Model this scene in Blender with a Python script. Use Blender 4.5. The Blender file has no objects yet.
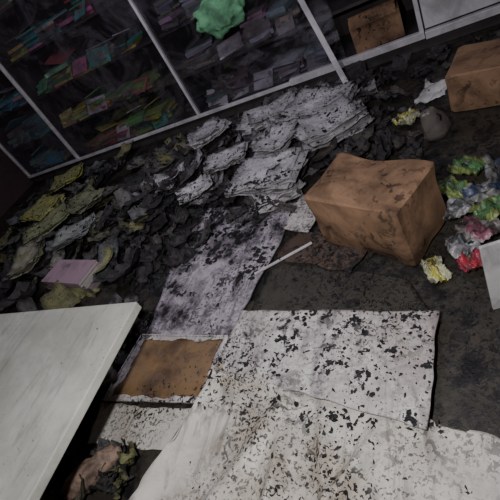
import bpy, bmesh, math, random
from mathutils import Vector, Matrix, noise
random.seed(7)
R=random.random
def U(a,b): return a+(b-a)*random.random()
def nz(x,y,z=0.0): return noise.noise(Vector((x,y,z)))
def fb(x,y,z=0.0,o=4): return noise.fractal(Vector((x,y,z)),1.0,2.0,o)
def lerp(a,b,t): return a+(b-a)*t

# ---------------------------------------------------------------- materials
def newmat(name):
    m=bpy.data.materials.new(name); m.use_nodes=True
    nt=m.node_tree; b=nt.nodes['Principled BSDF']
    return m,nt,b
def N(nt,t,**k):
    n=nt.nodes.new(t)
    for a,v in k.items():
        if a in n.inputs: n.inputs[a].default_value=v
        else: setattr(n,a,v)
    return n
def noise_node(nt,co,scale,detail=6,rough=.6,dist=0.0):
    n=N(nt,'ShaderNodeTexNoise'); n.inputs['Scale'].default_value=scale
    n.inputs['Detail'].default_value=detail; n.inputs['Roughness'].default_value=rough
    n.inputs['Distortion'].default_value=dist
    nt.links.new(co,n.inputs['Vector']); return n.outputs['Fac']
def ramp(nt,fac,a,b,ca=(0,0,0,1),cb=(1,1,1,1)):
    r=N(nt,'ShaderNodeValToRGB'); r.color_ramp.elements[0].position=a; r.color_ramp.elements[1].position=b
    r.color_ramp.elements[0].color=ca; r.color_ramp.elements[1].color=cb
    nt.links.new(fac,r.inputs[0]); return r.outputs[0]
def mix(nt,fac,a,b,mode='MIX'):
    m=N(nt,'ShaderNodeMix',data_type='RGBA',blend_type=mode)
    for s,v in ((0,fac),(6,a),(7,b)):
        if isinstance(v,(int,float)): m.inputs[s].default_value=v
        elif isinstance(v,tuple): m.inputs[s].default_value=(*v[:3],1)
        else: nt.links.new(v,m.inputs[s])
    return m.outputs[2]
def math_(nt,op,a,b=0.0):
    m=N(nt,'ShaderNodeMath',operation=op)
    for i,v in enumerate((a,b)):
        if isinstance(v,(int,float)): m.inputs[i].default_value=v
        else: nt.links.new(v,m.inputs[i])
    return m.outputs[0]
def sooty(name,base,alt,soot=(.012,.011,.012),patch=.56,fleck=.62,fscale=55,pscale=5,rough=.55,altamt=.5,use_col=False,bump=.25,altscale=3,spec=.4,smudge=.55,smcol=(.10,.09,.10),smlo=.42,streak=0):
    m,nt,b=newmat(name)
    co=N(nt,'ShaderNodeTexCoord').outputs['Object']
    if use_col:
        a=N(nt,'ShaderNodeAttribute'); a.attribute_name='Col'; basec=a.outputs['Color']
    else: basec=base
    st=ramp(nt,noise_node(nt,co,altscale,8,.65,.4),altamt,altamt+.18)
    c=mix(nt,st,basec,alt)
    sm=ramp(nt,noise_node(nt,co,altscale*3.1,9,.75,.8),smlo,smlo+.33)
    c=mix(nt,math_(nt,'MULTIPLY',sm,smudge),c,smcol)
    if streak:
        mp=N(nt,'ShaderNodeMapping'); mp.inputs['Scale'].default_value=(9,1.6,1); mp.inputs['Rotation'].default_value=(0,0,.5)
        nt.links.new(co,mp.inputs['Vector'])
        sk=ramp(nt,noise_node(nt,mp.outputs[0],1.6,7,.6,1.6),.53,.66)
        c=mix(nt,math_(nt,'MULTIPLY',sk,streak),c,smcol)
    fl=ramp(nt,noise_node(nt,co,fscale,3,.55,.6),fleck,fleck+.025)
    fl2=ramp(nt,noise_node(nt,co,fscale*.36,5,.6,.9),fleck+.015,fleck+.035)
    dens=ramp(nt,noise_node(nt,co,2.3,3,.5,.3),.38,.6)
    fl=math_(nt,'MULTIPLY',math_(nt,'MAXIMUM',fl,fl2),dens)
    pt=ramp(nt,noise_node(nt,co,pscale,12,.74,.3),patch,patch+.06)
    s=math_(nt,'MAXIMUM',fl,pt)
    c=mix(nt,s,c,soot)
    nt.links.new(c,b.inputs['Base Color'])
    nt.links.new(ramp(nt,noise_node(nt,co,9,5,.6),.3,.7,(rough-.2,)*3+(1,),(rough+.2,)*3+(1,)),b.inputs['Roughness'])
    b.inputs['Specular IOR Level'].default_value=spec
    bp=N(nt,'ShaderNodeBump'); bp.inputs['Strength'].default_value=bump; bp.inputs['Distance'].default_value=.01
    nt.links.new(math_(nt,'ADD',s,noise_node(nt,co,25,6,.7)),bp.inputs['Height']); nt.links.new(bp.outputs[0],b.inputs['Normal'])
    return m
def plain(name,col,col2=None,scale=12,rough=.5,bump=.15,use_col=False,spec=.5,metal=0,lo=.4,hi=.65):
    m,nt,b=newmat(name); co=N(nt,'ShaderNodeTexCoord').outputs['Object']
    f=ramp(nt,noise_node(nt,co,scale,8,.68,.5),lo,hi)
    if use_col:
        a=N(nt,'ShaderNodeAttribute'); a.attribute_name='Col'; base=a.outputs['Color']
    else: base=col
    nt.links.new(mix(nt,f,base,col2 if col2 else tuple(x*.6 for x in col)),b.inputs['Base Color'])
    b.inputs['Roughness'].default_value=rough; b.inputs['Specular IOR Level'].default_value=spec
    b.inputs['Metallic'].default_value=metal
    bp=N(nt,'ShaderNodeBump'); bp.inputs['Strength'].default_value=bump; bp.inputs['Distance'].default_value=.01
    nt.links.new(noise_node(nt,co,scale*3,6,.7),bp.inputs['Height']); nt.links.new(bp.outputs[0],b.inputs['Normal'])
    return m

M_floor=sooty('sooty_tile_floor',(.062,.055,.043),(.032,.029,.024),patch=.505,fleck=.54,fscale=60,rough=.38,altamt=.45,spec=.55,smcol=(.022,.02,.02),smudge=.8)
M_white=sooty('sooty_white_board',(.66,.63,.62),(.38,.33,.31),patch=.575,fleck=.56,fscale=70,pscale=7,altamt=.47,smudge=.75,streak=.55,smcol=(.16,.14,.15))
M_lav=sooty('sooty_lavender_board',(.50,.46,.52),(.22,.18,.22),patch=.535,fleck=.55,fscale=50,altamt=.46,altscale=4,pscale=4,smudge=.85,streak=.65,smcol=(.10,.088,.105))
M_sheet=sooty('sooty_offwhite_sheet',(.64,.62,.58),(.36,.30,.22),patch=.59,fleck=.565,fscale=75,pscale=6,altamt=.49,altscale=2.2,smudge=.5,streak=.7,smcol=(.20,.175,.155))
M_brown=sooty('scorched_brown_board',(.24,.145,.07),(.10,.055,.028),patch=.63,fleck=.62,fscale=60,altamt=.45,altscale=6)
M_darkcard=sooty('wet_brown_card',(.09,.058,.040),(.045,.03,.024),patch=.53,fleck=.57,rough=.4)
M_darkglass=sooty('sooty_dark_sheet',(.060,.056,.046),(.035,.032,.028),patch=.56,fleck=.555,fscale=70,rough=.35,smcol=(.025,.025,.025))
M_card=sooty('stained_cardboard',(.32,.195,.12),(.085,.050,.034),patch=.60,fleck=.60,fscale=24,altamt=.42,altscale=2.7,soot=(.045,.026,.02),rough=.75,spec=.2,smudge=.5,smcol=(.11,.066,.045),bump=.06)
M_paper=sooty('burnt_paper',(0,0,0),(.06,.052,.055),patch=.57,fleck=.58,use_col=True,altamt=.54,rough=.7,altscale=4)
M_stackp=sooty('smoked_paper',(0,0,0),(.20,.18,.20),patch=.60,fleck=.60,use_col=True,altamt=.57,rough=.7,altscale=4,smudge=.45)
M_char=plain('wet_char',(.010,.0095,.0105),(.040,.038,.042),30,.40,.9,lo=.5,hi=.8)
M_flake=plain('soot_flake',(.007,.007,.0075),(.02,.02,.022),40,.5,.4)
M_table=sooty('white_laminate',(.62,.63,.58),(.46,.46,.41),patch=.70,fleck=.68,altamt=.44,rough=.42,bump=.05,smudge=.4,smcol=(.26,.26,.24),fscale=80,altscale=2,streak=.45)
M_frame=plain('white_aluminium',(.66,.64,.68),(.40,.39,.41),6,.4,.05)
M_inner=plain('smoked_cabinet',(.06,.050,.055),(.03,.025,.028),5,.7,.1)
M_wall=plain('smoked_wall',(.06,.034,.038),(.03,.018,.022),2.5,.85,.2)
M_ceil=plain('smoked_ceiling',(.07,.06,.06),(.03,.025,.03),2,.9,.2)
M_stock=plain('stock_colours',(0,0,0),(.07,.06,.07),5,.6,.1,use_col=True,lo=.52,hi=.72)
M_note=plain('notebook_stock',(0,0,0),(.12,.10,.11),7,.6,.1,use_col=True,lo=.5,hi=.75)
M_plastic=plain('coloured_packaging',(0,0,0),(.04,.036,.036),9,.18,.5,use_col=True,lo=.45,hi=.62)
M_cloth=plain('mint_bag',(.20,.52,.28),(.07,.18,.10),7,.8,.2)
M_grey=plain('taupe_plastic',(.17,.15,.14),(.06,.05,.05),8,.35,.3)
M_whitep=plain('white_plastic',(.58,.58,.58),(.25,.24,.25),7,.35,.2,lo=.45,hi=.75)
M_shoe=plain('tan_leather',(.32,.22,.17),(.09,.06,.045),14,.6,.5)
m,nt,b=newmat('smoky_glass'); co=N(nt,'ShaderNodeTexCoord').outputs['Object']
tr=N(nt,'ShaderNodeBsdfTransparent'); tr.inputs[0].default_value=(.93,.93,.95,1)
df=N(nt,'ShaderNodeBsdfDiffuse'); df.inputs[0].default_value=(.15,.14,.16,1)
gl=N(nt,'ShaderNodeBsdfGlossy'); gl.inputs['Roughness'].default_value=.06; gl.inputs[0].default_value=(.9,.9,.95,1)
f=ramp(nt,noise_node(nt,co,2.2,10,.75,1.2),.49,.78,(.03,.03,.03,1),(.65,.65,.65,1))
ms=N(nt,'ShaderNodeMixShader'); nt.links.new(f,ms.inputs[0]); nt.links.new(tr.outputs[0],ms.inputs[1]); nt.links.new(df.outputs[0],ms.inputs[2])
ms2=N(nt,'ShaderNodeMixShader'); ms2.inputs[0].default_value=.11; nt.links.new(ms.outputs[0],ms2.inputs[1]); nt.links.new(gl.outputs[0],ms2.inputs[2])
nt.links.new(ms2.outputs[0],nt.nodes['Material Output'].inputs[0]); M_glass=m

# ---------------------------------------------------------------- mesh tools
def obj(name,me,mat=None,parent=None,smooth=False):
    o=bpy.data.objects.new(name,me); bpy.context.collection.objects.link(o)
    if mat: me.materials.append(mat)
    if parent: o.parent=parent
    if smooth:
        for p in me.polygons: p.use_smooth=True
    return o
def empty(name):
    o=bpy.data.objects.new(name,None); bpy.context.collection.objects.link(o); return o
class MB:
    def __init__(s): s.v=[];s.f=[];s.c=[]
    def add(s,vs,fs,col=(1,1,1)):
        k=len(s.v); s.v+= [tuple(v) for v in vs]
        for i,f in enumerate(fs):
            s.f.append(tuple(k+a for a in f)); s.c.append(col[i] if isinstance(col,list) else col)
    def box(s,c,d,col=(1,1,1),rot=None,taper=1.0):
        vs=[]
        for z in (-1,1):
            for x,y in ((-1,-1),(1,-1),(1,1),(-1,1)):
                k=taper if z>0 else 1
                p=Vector((x*d[0]/2*k,y*d[1]/2*k,z*d[2]/2))
                if rot: p=rot@p
                vs.append(p+Vector(c))
        s.add(vs,[(3,2,1,0),(4,5,6,7),(0,1,5,4),(1,2,6,5),(2,3,7,6),(3,0,4,7)],col)
    def build(s,name,mat,parent=None,smooth=False,bevel=0):
        me=bpy.data.meshes.new(name); me.from_pydata(s.v,[],s.f); me.update()
        a=me.color_attributes.new('Col','FLOAT_COLOR','CORNER')
        for p,c in zip(me.polygons,s.c):
            for _ in p.loop_indices: a.data[_].color=(*c,1)
        o=obj(name,me,mat,parent,smooth)
        if bevel:
            md=o.modifiers.new('b','BEVEL'); md.width=bevel; md.segments=2; md.limit_method='ANGLE'
        return o
def rz(a): return Matrix.Rotation(a,3,'Z')
def eul(x,y,z): return Matrix.Rotation(z,3,'Z')@Matrix.Rotation(y,3,'Y')@Matrix.Rotation(x,3,'X')

def quad_sheet(name,q,z,th,mat,n=40,warp=.004,wscale=4,jag=.006,parent=None,extra=None):
    q=[Vector((*p,0)) for p in q]; mb=MB(); sd=R()*50
    vs=[]
    for j in range(n+1):
        for i in range(n+1):
            u=i/n; v=j/n
            p=(q[0]*(1-u)+q[1]*u)*(1-v)+(q[3]*(1-u)+q[2]*u)*v
            e=min(u,1-u,v,1-v)
            if e<.001: p+=Vector((nz(p.x*14,p.y*14,sd),nz(p.x*14,p.y*14,sd+9),0))*jag*2
            h=z+warp*(1+fb(p.x*wscale,p.y*wscale,sd))
            if extra: h+=extra(u,v)
            vs.append((p.x,p.y,h))
    fs=[(j*(n+1)+i,j*(n+1)+i+1,(j+1)*(n+1)+i+1,(j+1)*(n+1)+i) for j in range(n) for i in range(n)]
    mb.add(vs,fs); o=mb.build(name,mat,parent,True)
    if o.data.polygons[0].normal.z<0: o.data.flip_normals()
    md=o.modifiers.new('s','SOLIDIFY'); md.thickness=th; md.offset=-1
    return o

# ---------------------------------------------------------------- room
def roombox(name,c,d,mat):
    mb=MB(); mb.box(c,d); return mb.build(name,mat)
roombox('floor',(-1.7,1.2,-.05),(7.2,6.2,.1),M_floor)
roombox('wall_back',(-1.7,4.1,1.3),(7.2,.1,2.8),M_wall)
roombox('wall_left',(-5.15,1.2,1.3),(.1,6,2.8),M_wall)
roombox('wall_right',(1.75,1.2,1.3),(.1,6,2.8),M_wall)
roombox('wall_front',(-1.7,-1.85,1.3),(7.2,.1,2.8),M_wall)
roombox('ceiling',(-1.7,1.2,2.75),(7.2,6.2,.1),M_ceil)

# ---------------------------------------------------------------- display cabinet
cab=empty('display_cabinet')
FY=3.36; BY=3.98
mb=MB()
mb.box((-2,BY,1.05),(6.0,.02,2.0))
SH=(.10,.46,.84,1.22,1.60)
for z in SH: mb.box((-2,(FY+BY)/2+.03,z),(5.96,BY-FY-.08,.022))
mb.box((-2,(FY+BY)/2,.045),(6.0,BY-FY-.04,.088))
mb.box((-2,(FY+BY)/2,2.04),(6.0,BY-FY,.03))
for x in (-5,-4.05,-2.3,-.30,1.0): mb.box((x,(FY+BY)/2+.02,1.06),(.025,BY-FY-.05,1.92))
mb.build('carcass',M_inner,cab)
mb=MB()
mb.box((-3.17,FY,.105),(3.7,.03,.028)); mb.box((-.82,FY-.005,.115),(1.05,.04,.05)); mb.box((.36,FY-.01,.11),(1.3,.05,.05))
mb.box((-2,FY,2.03),(6.0,.03,.04))
for x,w in ((-5,.03),(-4.05,.03),(-2.3,.025),(-.31,.03)): mb.box((x,FY,1.07),(w,.032,1.92))
mb.build('door_frame',M_frame,cab,bevel=.003)
mb=MB(); mb.box((-3.17,FY+.005,1.07),(1.7,.006,1.88)); mb.build('glass_1',M_glass,cab)
mb=MB(); mb.box((-1.57,FY+.012,1.07),(1.42,.006,1.88)); mb.build('glass_2',M_glass,cab)
mb=MB(); mb.box((-4.53,FY+.005,1.07),(.92,.006,1.88)); mb.build('glass_3',M_glass,cab)
mb=MB(); mb.box((.34,FY+.0,1.08),(1.25,.02,1.86)); mb.build('white_door',M_frame,cab,bevel=.003)
pal=[(.72,.18,.38),(.28,.52,.18),(.66,.62,.16),(.10,.38,.34),(.55,.5,.55),(.12,.12,.13),(.5,.14,.17),(.2,.5,.25),(.6,.55,.22),(.05,.05,.05)]
mb=MB()
for x0,x1,colz in ((-4.0,-2.36,pal),(-4.97,-4.1,[(.18,.46,.52),(.45,.5,.53),(.12,.3,.42),(.55,.55,.5)]),(-2.25,-.9,[(.42,.40,.44),(.2,.18,.2),(.50,.47,.51),(.26,.22,.24),(.1,.09,.1)])):
    for zi,z in enumerate(SH):
        z+=.011; x=x0+.03
        while x<x1-.16:
            w=U(.18,.34)
            if x+w>x1: break
            k=random.randint(2,8); h=z
            base=random.choice(colz)
            for _ in range(k):
                t=U(.012,.035)
                c=base if R()<.6 else random.choice(colz)
                if h+t>z+.28: break
                mb.box((x+w/2+U(-.02,.02),U(3.53,3.60),h+t/2),(w*U(.75,.95),U(.2,.3),t),tuple(a*U(.5,1) for a in c),rz(U(-.4,.4))); h+=t
            if R()<.6:
                c=random.choice(colz)
                mb.box((x+w/2,3.45,z+.07),(w*.85,.010,.15),c,eul(U(-1.1,-.4),U(-.15,.15),U(-.3,.3)))
            if R()<.35:
                mb.box((x+w/2,3.58,h+.05),(w*.8,.22,.008),tuple(a*.8 for a in random.choice(colz)),eul(U(-.3,.3),U(-.3,.3),U(-.6,.6)))
            x+=w+U(.0,.04)
mb.build('shelf_stationery',M_stock,None)

def crumple(name,c,s,mat,seed=0,amp=.35,freq=2.2,rot=0,parent=None,sub=4,flat=True):
    bm=bmesh.new(); bmesh.ops.create_icosphere(bm,subdivisions=sub,radius=1)
    for v in bm.verts:
        p=v.co.copy(); r=1+amp*fb(p.x*freq+seed,p.y*freq,p.z*freq,4)
        r-=amp*.35*abs(nz(p.x*3.1+seed,p.y*3.1,p.z*3.1))
        q=Vector((p.x*r*s[0],p.y*r*s[1],p.z*r*s[2])); q=rz(rot)@q
        if flat: q.z=max(q.z,-s[2]*.75)
        v.co=q+Vector(c)+Vector((0,0,s[2]*.75))
    me=bpy.data.meshes.new(name); bm.to_mesh(me); bm.free()
    return obj(name,me,mat,parent,True)

crumple('mint_cloth_bag',(-1.62,3.265,.72),(.21,.05,.13),M_cloth,3,.35,flat=False)
crumple('crumpled_bag',(-1.95,3.50,.115),(.17,.09,.12),M_grey,13,.6)
mb=MB(); mb.box((-.62,3.56,.22),(.36,.26,.2),(1,1,1),rz(.1)); mb.box((-.62,3.46,.34),(.34,.12,.004),(1,1,1),eul(.5,0,.1))
mb.build('cardboard_carton',M_card,None,bevel=.004)
a=Vector((-.755,2.86,.0)); bb=Vector((-1.05,3.335,.86)); d=(bb-a); mb=MB()
rot=d.to_track_quat('Z','Y').to_matrix()
mb.box((a+bb)/2+Vector((0,0,.012)),(.026,.018,d.length),(1,1,1),rot)
mb.box((a+bb)/2+rot@Vector((.019,.004,0))+Vector((0,0,.012)),(.014,.006,d.length),(1,1,1),rot)
mb.build('aluminium_door_post',M_frame,None,bevel=.002)

# ---------------------------------------------------------------- white table
tab=empty('white_table')
Z=.45; mb=MB()
mb.box((-2.12,.16,Z-.020),(1.64,1.34,.040)); o=mb.build('table_top',M_table,tab,bevel=.005)
mb=MB(); mb.box((-2.25,.15,.215),(.06,.9,.40)); mb.box((-2.25,.15,.02),(.4,.95,.035)); mb.build('pedestal',M_table,tab,bevel=.004)

# ---------------------------------------------------------------- floor boards and sheets
def bex(u,v):
    r=.055*math.exp(-((u-.20-.14*v)/.035)**2)*(1-v)**.5
    r+=.05*math.exp(-((u-.36-.05*math.sin(v*4))/.025)**2)*math.exp(-((v-.45)/.3)**2)
    r+=.045*math.exp(-((u-.45-.25*v)/.025)**2)*v*(1-v)*4
    r+=.05*max(0,(.12-u)/.12)**2
    r+=.03*math.exp(-((v-.93-.04*math.sin(u*9))/.03)**2)*(u<.4)
    r+=.03*math.exp(-((u-.66+.2*v)/.02)**2)*math.exp(-((v-.6)/.25)**2)
    return r
quad_sheet('offwhite_sheet',[(-1.36,.0),(.02,.02),(-.07,.57),(-1.10,.78)],.006,.003,M_sheet,110,.014,3.2,.016,extra=bex)
quad_sheet('sooty_white_board',[(-1.12,.76),(-.27,.575),(-.235,1.005),(-1.09,1.06)],.052,.012,M_white,40,.003,2,.005)
quad_sheet('lavender_board',[(-1.66,.97),(-1.13,.95),(-.97,1.84),(-1.86,2.02)],.02,.012,M_lav,40,.004,2,.006)
dp=empty('drawer_panel')
quad_sheet('tray_base',[(-1.74,.60),(-1.13,.62),(-1.14,.94),(-1.70,.965)],.022,.014,M_white,30,.001,2,.003,dp)
quad_sheet('brown_inlay',[(-1.675,.625),(-1.17,.64),(-1.175,.91),(-1.655,.935)],.0265,.003,M_brown,60,.001,2,.014,dp)
mb=MB()
for p,q in (((-1.74,.60),(-1.13,.62)),((-1.13,.62),(-1.14,.94)),((-1.14,.94),(-1.70,.965)),((-1.70,.965),(-1.74,.60))):
    p=Vector((*p,.022));q=Vector((*q,.022));dd=q-p
    mb.box((p+q)/2,(dd.length,.009,.012),(1,1,1),rz(math.atan2(dd.y,dd.x)))
mb.build('tray_rim',M_white,dp,bevel=.002)
quad_sheet('offwhite_card',[(-1.72,.40),(-1.2,.42),(-1.14,.59),(-1.76,.585)],.008,.003,M_sheet,30,.004,3,.008)
quad_sheet('dark_glass_sheet',[(-1.07,1.08),(-.26,1.02),(-.36,1.2),(-1.03,1.44)],.01,.006,M_darkglass,30,.001,2,.003)
quad_sheet('wet_cardboard_sheet',[(-1.02,1.40),(-.60,1.26),(-.52,1.40),(-.92,1.60)],.022,.004,M_darkcard,30,.008,5,.012)
mb=MB(); p=Vector((-1.1,1.30,.03));q=Vector((-.82,1.47,.045));dd=q-p
mb.box((p+q)/2,(dd.length,.012,.010),(1,1,1),rz(math.atan2(dd.y,dd.x))); mb.build('white_trim_strip',M_frame,None,bevel=.002)
quad_sheet('white_board',[(-1.02,1.62),(-.86,1.56),(-.80,1.85),(-.97,1.9)],.03,.01,M_white,20,.002,3,.004)

# ---------------------------------------------------------------- charred heap
def hh(x,y):
    g=math.exp(-(((x+2.12)/.72)**2+((y-2.25)/.68)**2))+.5*math.exp(-(((x+1.2)/.4)**2+((y-2.75)/.5)**2))+.5*math.exp(-(((x+3.2)/.7)**2+((y-2.0)/.6)**2))+.34*math.exp(-(((x+1.8)/.25)**2+((y-1.5)/.38)**2))
    n=fb(x*2.2,y*2.2,5)*.35+fb(x*9,y*9,2)*.25
    return .17*(g+n*.7-.40)+.024*fb(x*25,y*25,1)*(g>.1)
n=190; m2=140; vs=[];ok=[]
for j in range(m2+1):
    for i in range(n+1):
        x=lerp(-4.4,-.7,i/n); y=lerp(1.08,3.28,j/m2); h=hh(x,y)
        vs.append((x,y,max(h,-.004))); ok.append(h>-.003)
fs=[]
for j in range(m2):
    for i in range(n):
        f=(j*(n+1)+i,j*(n+1)+i+1,(j+1)*(n+1)+i+1,(j+1)*(n+1)+i)
        if any(ok[k] for k in f): fs.append(f)
mb=MB(); mb.add(vs,fs); mb.build('charred_debris_heap',M_char,None,False)
def ground(x,y): return max(hh(x,y),0.0)

# ---------------------------------------------------------------- burnt paper sheets
def paper(mb,c,w,d,rot,col,curl=.03,wr=.02,char=.5,tilt=(0,0),n=12):
    sd=R()*99; m=eul(tilt[0],tilt[1],rot); vs=[];ks=[]
    for j in range(n+1):
        for i in range(n+1):
            u=i/n*2-1; v=j/n*2-1
            z=curl*(u*u)*(1 if sd>50 else .6)+curl*.6*v*v*(sd%2>1)+wr*fb(u*1.6+sd,v*1.6,sd)
            p=m@Vector((u*w/2,v*d/2,z)); vs.append(p+Vector(c))
            e=max(abs(u),abs(v)); k=fb(u*1.7+sd,v*1.7,3); ks.append(e+k*char*1.2)
    fs=[];cs=[]
    for j in range(n):
        for i in range(n):
            f=(j*(n+1)+i,j*(n+1)+i+1,(j+1)*(n+1)+i+1,(j+1)*(n+1)+i); k=sum(ks[a] for a in f)/4
            if k>1.12: continue
            t=min(1,max(0,(k-.62)/.4))*char*1.5; t=min(t,1)
            cs.append(tuple(lerp(a,b,t) for a,b in zip(col,(.02,.016,.016)))); fs.append(f)
    mb.add(vs,fs,cs)
def tone(c,k): return tuple(a*k for a in c)
lav=[(.46,.445,.475),(.34,.33,.35),(.56,.545,.57),(.14,.13,.14),(.06,.055,.06),(.04,.036,.04)]
lef=[(.36,.36,.15),(.18,.19,.12),(.36,.36,.32),(.15,.155,.13),(.22,.24,.25),(.08,.075,.075),(.38,.38,.17),(.04,.04,.04),(.03,.03,.03),(.12,.11,.11)]
blk=[(.03,.027,.03),(.045,.04,.045),(.07,.06,.052),(.015,.014,.015)]
mb=MB()
for _ in range(110):
    x=U(-2.3,-.7); y=U(2.0,3.22)
    if y<2.1 and x>-1.0: continue
    paper(mb,(x,y,ground(x,y)+U(.01,.06)),U(.14,.32),U(.10,.24),U(0,6.3),tone(random.choice(lav),U(.4,1)),U(0,.05),U(.01,.04),U(.3,.8),(U(-.22,.22),U(-.22,.22)))
for _ in range(300):
    x=U(-2.6,-.45); y=U(1.4,3.24)
    if (x>-1.15 and y<1.7) or (x>-.95 and y<2.0): continue
    if y<1.9 and x>-1.7 and R()<.6: continue
    paper(mb,(x,y,max(ground(x,y),.03)+U(.0,.04)),U(.05,.20),U(.04,.16),U(0,6.3),random.choice(blk),U(0,.04),U(.01,.04),U(.5,1),(U(-.3,.3),U(-.3,.3)),8)
for _ in range(110):
    x=U(-.7,.3); y=U(2.05,3.24)
    if (y<2.75 and x>-.33) : continue
    paper(mb,(x,y,U(.01,.02)),U(.04,.14),U(.03,.1),U(0,6.3),random.choice(blk),U(0,.02),U(.01,.03),U(.5,1),(U(-.1,.1),U(-.1,.1)),7)
for _ in range(150):
    x=U(-4.6,-2.0); y=U(1.15,3.2)
    paper(mb,(x,y,ground(x,y)+U(.01,.07)),U(.14,.36),U(.1,.24),U(0,6.3),tone(random.choice(lef),U(.3,.9)),U(0,.06),U(.01,.04),U(.3,.8),(U(-.3,.3),U(-.3,.3)))
for _ in range(60):
    x=U(-2.0,-1.36); y=U(.1,1.35)
    if x>-1.80 and y>.35: continue
    paper(mb,(x,y,U(.01,.05)),U(.08,.2),U(.06,.14),U(0,6.3),tone(random.choice(lef),U(.2,.8)),U(0,.05),U(.01,.05),U(.5,1),(U(-.3,.3),U(-.3,.3)))
mb.build('burnt_papers',M_paper,None,True)

def stack(name,c,w,d,k,rot,cols,t=.008,slip=.03,char=.40,wr=.02,fan=.25):
    mb=MB(); z=c[2]
    for i in range(k):
        z+=t*U(.7,1.5)
        r=rot+U(-fan,fan); cc=random.choice(cols)
        cx=c[0]+U(-slip,slip);cy=c[1]+U(-slip,slip)
        paper(mb,(cx,cy,z),w*U(.8,1.05),d*U(.8,1.05),r,tone(cc,U(.75,1.05)),.014,wr,char*U(.5,1.2),n=16)
    o=mb.build(name,M_stackp,None,True)
    md=o.modifiers.new('s','SOLIDIFY'); md.thickness=t*.8; md.offset=-1
    return o
W1=[(.60,.58,.61),(.50,.485,.51),(.66,.645,.66)]
for c,w,d,k,r in [((-1.42,2.9,.08),.44,.32,6,.3),((-.98,2.78,.07),.46,.34,7,-.25),((-.84,2.46,.06),.42,.32,8,.5),
   ((-1.22,2.08,.06),.48,.32,9,-.25),((-1.9,2.72,.17),.34,.26,5,.8),((-1.60,2.32,.14),.30,.22,4,.2),((-1.12,1.90,.04),.30,.2,4,.6),((-1.25,2.5,.08),.36,.28,5,1.2),((-1.75,2.05,.12),.24,.18,4,.5)]:
    stack('paper_stack',c,w,d,k,r,W1)
Y1=[(.60,.60,.18),(.48,.50,.20)]
stack('yellow_booklet',(-3.95,2.98,.07),.42,.30,4,.5,Y1,char=.2)
stack('yellow_booklet',(-3.85,2.45,.09),.50,.34,5,-.3,Y1,char=.2)
stack('green_booklet',(-3.45,2.1,.10),.44,.28,6,.7,[(.34,.37,.2),(.44,.44,.26)],char=.3)
stack('grey_booklet',(-2.85,1.85,.12),.36,.24,6,.4,[(.36,.39,.40),(.3,.32,.3)],char=.4)
stack('green_booklet',(-3.0,2.25,.14),.36,.24,6,-.5,[(.26,.28,.16),(.36,.36,.28)],char=.4)
stack('olive_booklet',(-3.35,1.72,.09),.40,.26,6,-.9,[(.24,.25,.14),(.36,.36,.28)],char=.4)
mb=MB(); r=rz(-.12)
for i in range(4):
    rr=r@rz(U(-.08,.08)); cx=-2.62+U(-.02,.02); cy=1.47+U(-.02,.02)
    mb.box((cx,cy,.045+i*.022),(.46,.2,.019),(.5,.48,.46),rr)
    mb.box((cx,cy,.0560+i*.022),(.47,.21,.0022),(.38,.26,.32) if i==3 else (.3,.16,.22),rr)
mb.box((-2.62,1.47,.017),(.5,.2,.034),(.25,.2,.22),r)
mb.build('pink_notebook_stack',M_note,None)

# ---------------------------------------------------------------- cardboard box
def cardbox(name,P,e1,w,d,h,mat,tilt=None,z=0.02,crush=1.0):
    g=24
    bm=bmesh.new(); bmesh.ops.create_cube(bm,size=1)
    bmesh.ops.subdivide_edges(bm,edges=bm.edges[:],cuts=g,use_grid_fill=True)
    for v in bm.verts:
        p=v.co.copy(); q=Vector(((p.x)*w,(p.y)*d,(p.z+.5)*h))
        k=Vector((p.x,p.y,p.z))
        q+=k*(fb(p.x*1.3+3,p.y*1.3,p.z*1.3,2)*.04)*crush
        a=sorted((abs(p.x),abs(p.y),abs(p.z)))
        if a[1]>.47: q-=k*.014*(a[1]-.47)/.03
        if p.z>.49:
            q.z-=.010*math.exp(-(p.y/.018)**2); q.z-=.008*crush*math.exp(-((p.x-.1)/.25)**2)
        v.co=q
    me=bpy.data.meshes.new(name); bm.to_mesh(me); bm.free()
    o=obj(name,me,mat,None,True)
    ang=math.atan2(e1.y,e1.x)
    o.matrix_world=Matrix.Translation(Vector(P)+Vector((0,0,z)))@(tilt.to_4x4() if tilt else Matrix.Identity(4))@Matrix.Rotation(ang,4,'Z')
    me.set_sharp_from_angle(angle=.6)
    return o
e1=Vector((.408,-.222,0)).normalized(); e2=Vector((-e1.y,e1.x,0))
P2=Vector((-.335,1.27,0)); cen=P2-e1*.235+e2*.15
cardbox('cardboard_box',cen,e1,.48,.31,.31,M_card,eul(.03,-.02,0),.012)
e1b=Vector((1,-.25,0)).normalized()
cardbox('cardboard_carton',(.12,2.5,0),e1b,.5,.34,.22,M_card,None,.004,.3)

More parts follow.
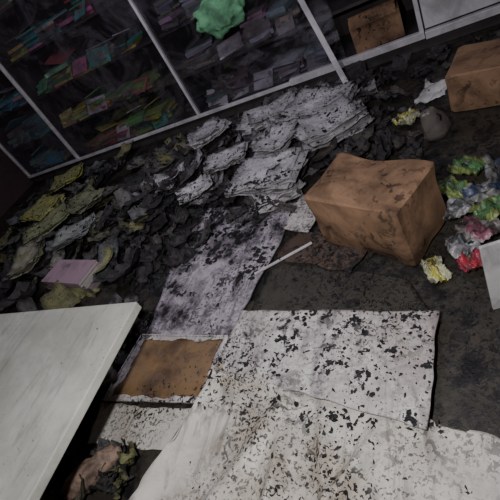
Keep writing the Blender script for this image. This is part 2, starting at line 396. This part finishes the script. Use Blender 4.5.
# ---------------------------------------------------------------- small things on the right
quad_sheet('white_paper_scrap',[(-.36,2.52),(-.18,2.50),(-.14,2.66),(-.30,2.74)],.03,.002,M_whitep,24,.035,9,.02)
def pouch():
    bm=bmesh.new(); k=32; rings=[]
    for t in range(17):
        s=t/16; r=.075*(1-.55*s**2.2)*(.55+.45*min(1,s*5)); z=.20*s
        ring=[]
        for i in range(k):
            a=i/k*math.tau; rr=r*(1+.14*math.sin(a*5+s*3)*s+.10*nz(math.cos(a)*3,math.sin(a)*3,s*4))
            ring.append(bm.verts.new((rr*math.cos(a),rr*.6*math.sin(a),z)))
        rings.append(ring)
    for a,b_ in zip(rings,rings[1:]):
        for i in range(k): bm.faces.new((a[i],a[(i+1)%k],b_[(i+1)%k],b_[i]))
    bm.faces.new(rings[0][::-1]); bm.faces.new(rings[-1])
    me=bpy.data.meshes.new('taupe_pouch'); bm.to_mesh(me); bm.free(); o=obj('taupe_pouch',me,M_grey,None,True); o.location=(-.22,2.2,0); o.rotation_euler=(.1,-.25,.4)
pouch()
pc=[[(.50,.04,.06),(.45,.06,.10),(.4,.36,.32)],[(.08,.20,.07),(.20,.26,.08),(.10,.15,.09)],[(.45,.42,.1),(.45,.45,.3)],[(.26,.26,.28),(.36,.36,.38),(.16,.18,.2)],[(.28,.10,.15),(.30,.27,.26)],[(.06,.08,.14),(.22,.22,.22),(.12,.12,.13)]]
def packet(c,w,d,cols,rot,seed,lift=.026,name='snack_packet',tx=.3):
    n=26; mb=MB(); vs=[];cs=[]
    m=eul(U(-tx,tx),U(-tx,tx),rot); fs=[]
    for s in (1,-1):
        for j in range(n+1):
            for i in range(n+1):
                u=i/n*2-1;v=j/n*2-1
                puff=max(0,(1-u**4)*(1-v**2))**.6*.018
                q=Vector((u*w/2*(1-.12*abs(v))+.01*nz(v*4,seed),v*d/2+.01*nz(u*4,seed+3),s*puff+.03*fb(u*1.8+seed,v*1.8,seed)+.013*abs(nz(u*5,v*5+seed,s))))
                q=m@q; vs.append(q+Vector((c[0],c[1],c[2]+lift)))
    for s in (0,1):
        k=s*(n+1)**2
        for j in range(n):
            for i in range(n):
                f=(k+j*(n+1)+i,k+j*(n+1)+i+1,k+(j+1)*(n+1)+i+1,k+(j+1)*(n+1)+i)
                fs.append(f if s==0 else f[::-1]); v=j/n; u=i/n
                q=0 if abs(v-.5+.1*math.sin(u*5+seed))<.22 else 1
                if (u-.5)**2+(v-.5)**2<.03: q=2
                cs.append(cols[q%len(cols)])
    mb.add(vs,fs,cs); mb.build(name,M_plastic,None,True)
L=[((-.17,1.70,.0),.2,.13,1),((-.05,1.62,.02),.18,.12,5),((-.15,1.54,.02),.17,.11,3),((-.08,1.42,.0),.2,.14,4),((-.15,1.34,.0),.16,.11,3),((-.25,1.22,.0),.13,.08,2),
   ((-.02,1.5,.03),.16,.11,1),((-.12,1.27,.0),.16,.1,0),((.04,1.76,.0),.22,.16,5),((-.10,1.85,.0),.2,.12,1)]
for i,(c,w,d,k) in enumerate(L): packet(c,w,d,pc[k],U(0,3),i*3.1)
packet((-.40,2.40,.02),.15,.11,pc[2],.5,77,name='yellow_packet')
mb=MB(); mb.box((.075,1.09,.15),(.30,.012,.30),(1,1,1),eul(-.06,0,.3)); mb.build('white_panel',M_whitep,None,bevel=.002)
crumple('tan_shoe',(-1.56,.28,.0),(.14,.06,.06),M_shoe,21,.25,1.6,rot=.9)
crumple('grey_plastic_bag',(-1.86,.72,.0),(.13,.1,.07),M_grey,31,.5,1.8)
packet((-1.88,.98,.02),.16,.1,pc[2],.9,51,name='yellow_packet')

# ---------------------------------------------------------------- soot flakes
bpy.context.view_layer.update(); dg=bpy.context.evaluated_depsgraph_get(); sc=bpy.context.scene
mb=MB()
def flake(x,y,r):
    hit,loc,nor,_,ob,_=sc.ray_cast(dg,Vector((x,y,1.2)),Vector((0,0,-1)))
    if not hit or ob.name.startswith(('table','snack','tan','white_pan','tray_rim','brown','white_trim')) and R()<.96: return
    if ob.name.startswith('cardboard'): return
    if loc.z>.25: return
    k=random.randint(6,9); vs=[]; el=U(.35,1)
    q=nor.to_track_quat('Z','Y').to_matrix()@eul(U(-.12,.12),U(-.12,.12),U(0,6))
    for i in range(k):
        a=i/k*math.tau+U(-.25,.25); rr=r*U(.4,1.2)
        vs.append(loc+nor*.0015+q@Vector((rr*math.cos(a),rr*math.sin(a)*el,U(0,.18)*r)))
    vs.append(loc+nor*(.0015+r*.1)); fs=[(i,(i+1)%k,k) for i in range(k)]
    mb.add(vs,fs)
for _ in range(22000):
    x=U(-1.9,.25); y=U(.05,2.0)
    dn=.16+fb(x*3,y*3,7)*1.7+(.28 if x>-.72 and y>.5 else 0)+(.30 if y>1.0 else 0)-(.12 if y<.5 else 0)
    if R()>dn: continue
    flake(x,y,.0014+.009*R()**5+(.010 if R()<.012 else 0))
for _ in range(95):
    cx=U(-.85,-.25); cy=U(.58,1.03)
    if fb(cx*5,cy*5,4)<-.2: continue
    for k in range(random.randint(1,9)): flake(cx+random.gauss(0,.012),cy+random.gauss(0,.010),U(.003,.015))
for _ in range(45):
    cx=U(-1.1,-.1); cy=U(.12,.62)
    for k in range(random.randint(1,4)): flake(cx+random.gauss(0,.010),cy+random.gauss(0,.010),U(.002,.010))
for _ in range(1300):
    x=U(-1.85,-1.0);y=U(1.2,2.0)
    if fb(x*5,y*5,14)+(y-1.5)*.4>-.02: flake(x,y,U(.005,.022))
for _ in range(2600):
    x=U(-4,.3);y=U(1.8,3.25); flake(x,y,.004+.018*R()**3)
for _ in range(1500):
    x=U(-.9,.3);y=U(1.0,2.6); flake(x,y,.003+.016*R()**3)
mb.build('soot_flakes',M_flake,None,False)

# ---------------------------------------------------------------- lights
def area(name,loc,tgt,size,power,col):
    l=bpy.data.lights.new(name,'AREA'); l.shape='DISK'; l.size=size; l.energy=power; l.color=col
    o=bpy.data.objects.new(name,l); bpy.context.collection.objects.link(o); o.location=loc
    o.rotation_euler=(Vector(tgt)-Vector(loc)).to_track_quat('-Z','Y').to_euler(); return o
area('phone_torch',(-.30,.05,1.55),(-1.1,1.4,0),.06,29,(1.0,.97,.96))
area('added_overhead_fill',(-1.3,1.7,2.6),(-1.4,2.3,0),1.2,13,(.88,.84,1.0))  # added fill from above, no real fitting; lifts the far floor and cabinet
area('added_cabinet_fill',(-2.4,1.6,2.3),(-2.7,3.5,.4),.5,11,(.95,.9,1.0))  # added fill aimed at the shelves to brighten the stock; no lamp stands here
w=bpy.data.worlds.new('w'); sc.world=w; w.use_nodes=True
w.node_tree.nodes['Background'].inputs[0].default_value=(.5,.5,.6,1); w.node_tree.nodes['Background'].inputs[1].default_value=.05

# ---------------------------------------------------------------- camera
cam=bpy.data.cameras.new('camera'); co=bpy.data.objects.new('camera',cam); bpy.context.collection.objects.link(co)
X=Vector((.85245,-.12634,-.50730));Y=Vector((.27029,-.72408,.63453));D=Vector((.44750,.67803,.58310))
rows=[(X.x,-X.y,-X.z,0),(Y.x,-Y.y,-Y.z,0),(-D.x,D.y,D.z,1.4),(0,0,0,1)]
co.matrix_world=Matrix(rows); cam.sensor_width=36; cam.lens=36*430/500; cam.clip_start=.02
sc.camera=co
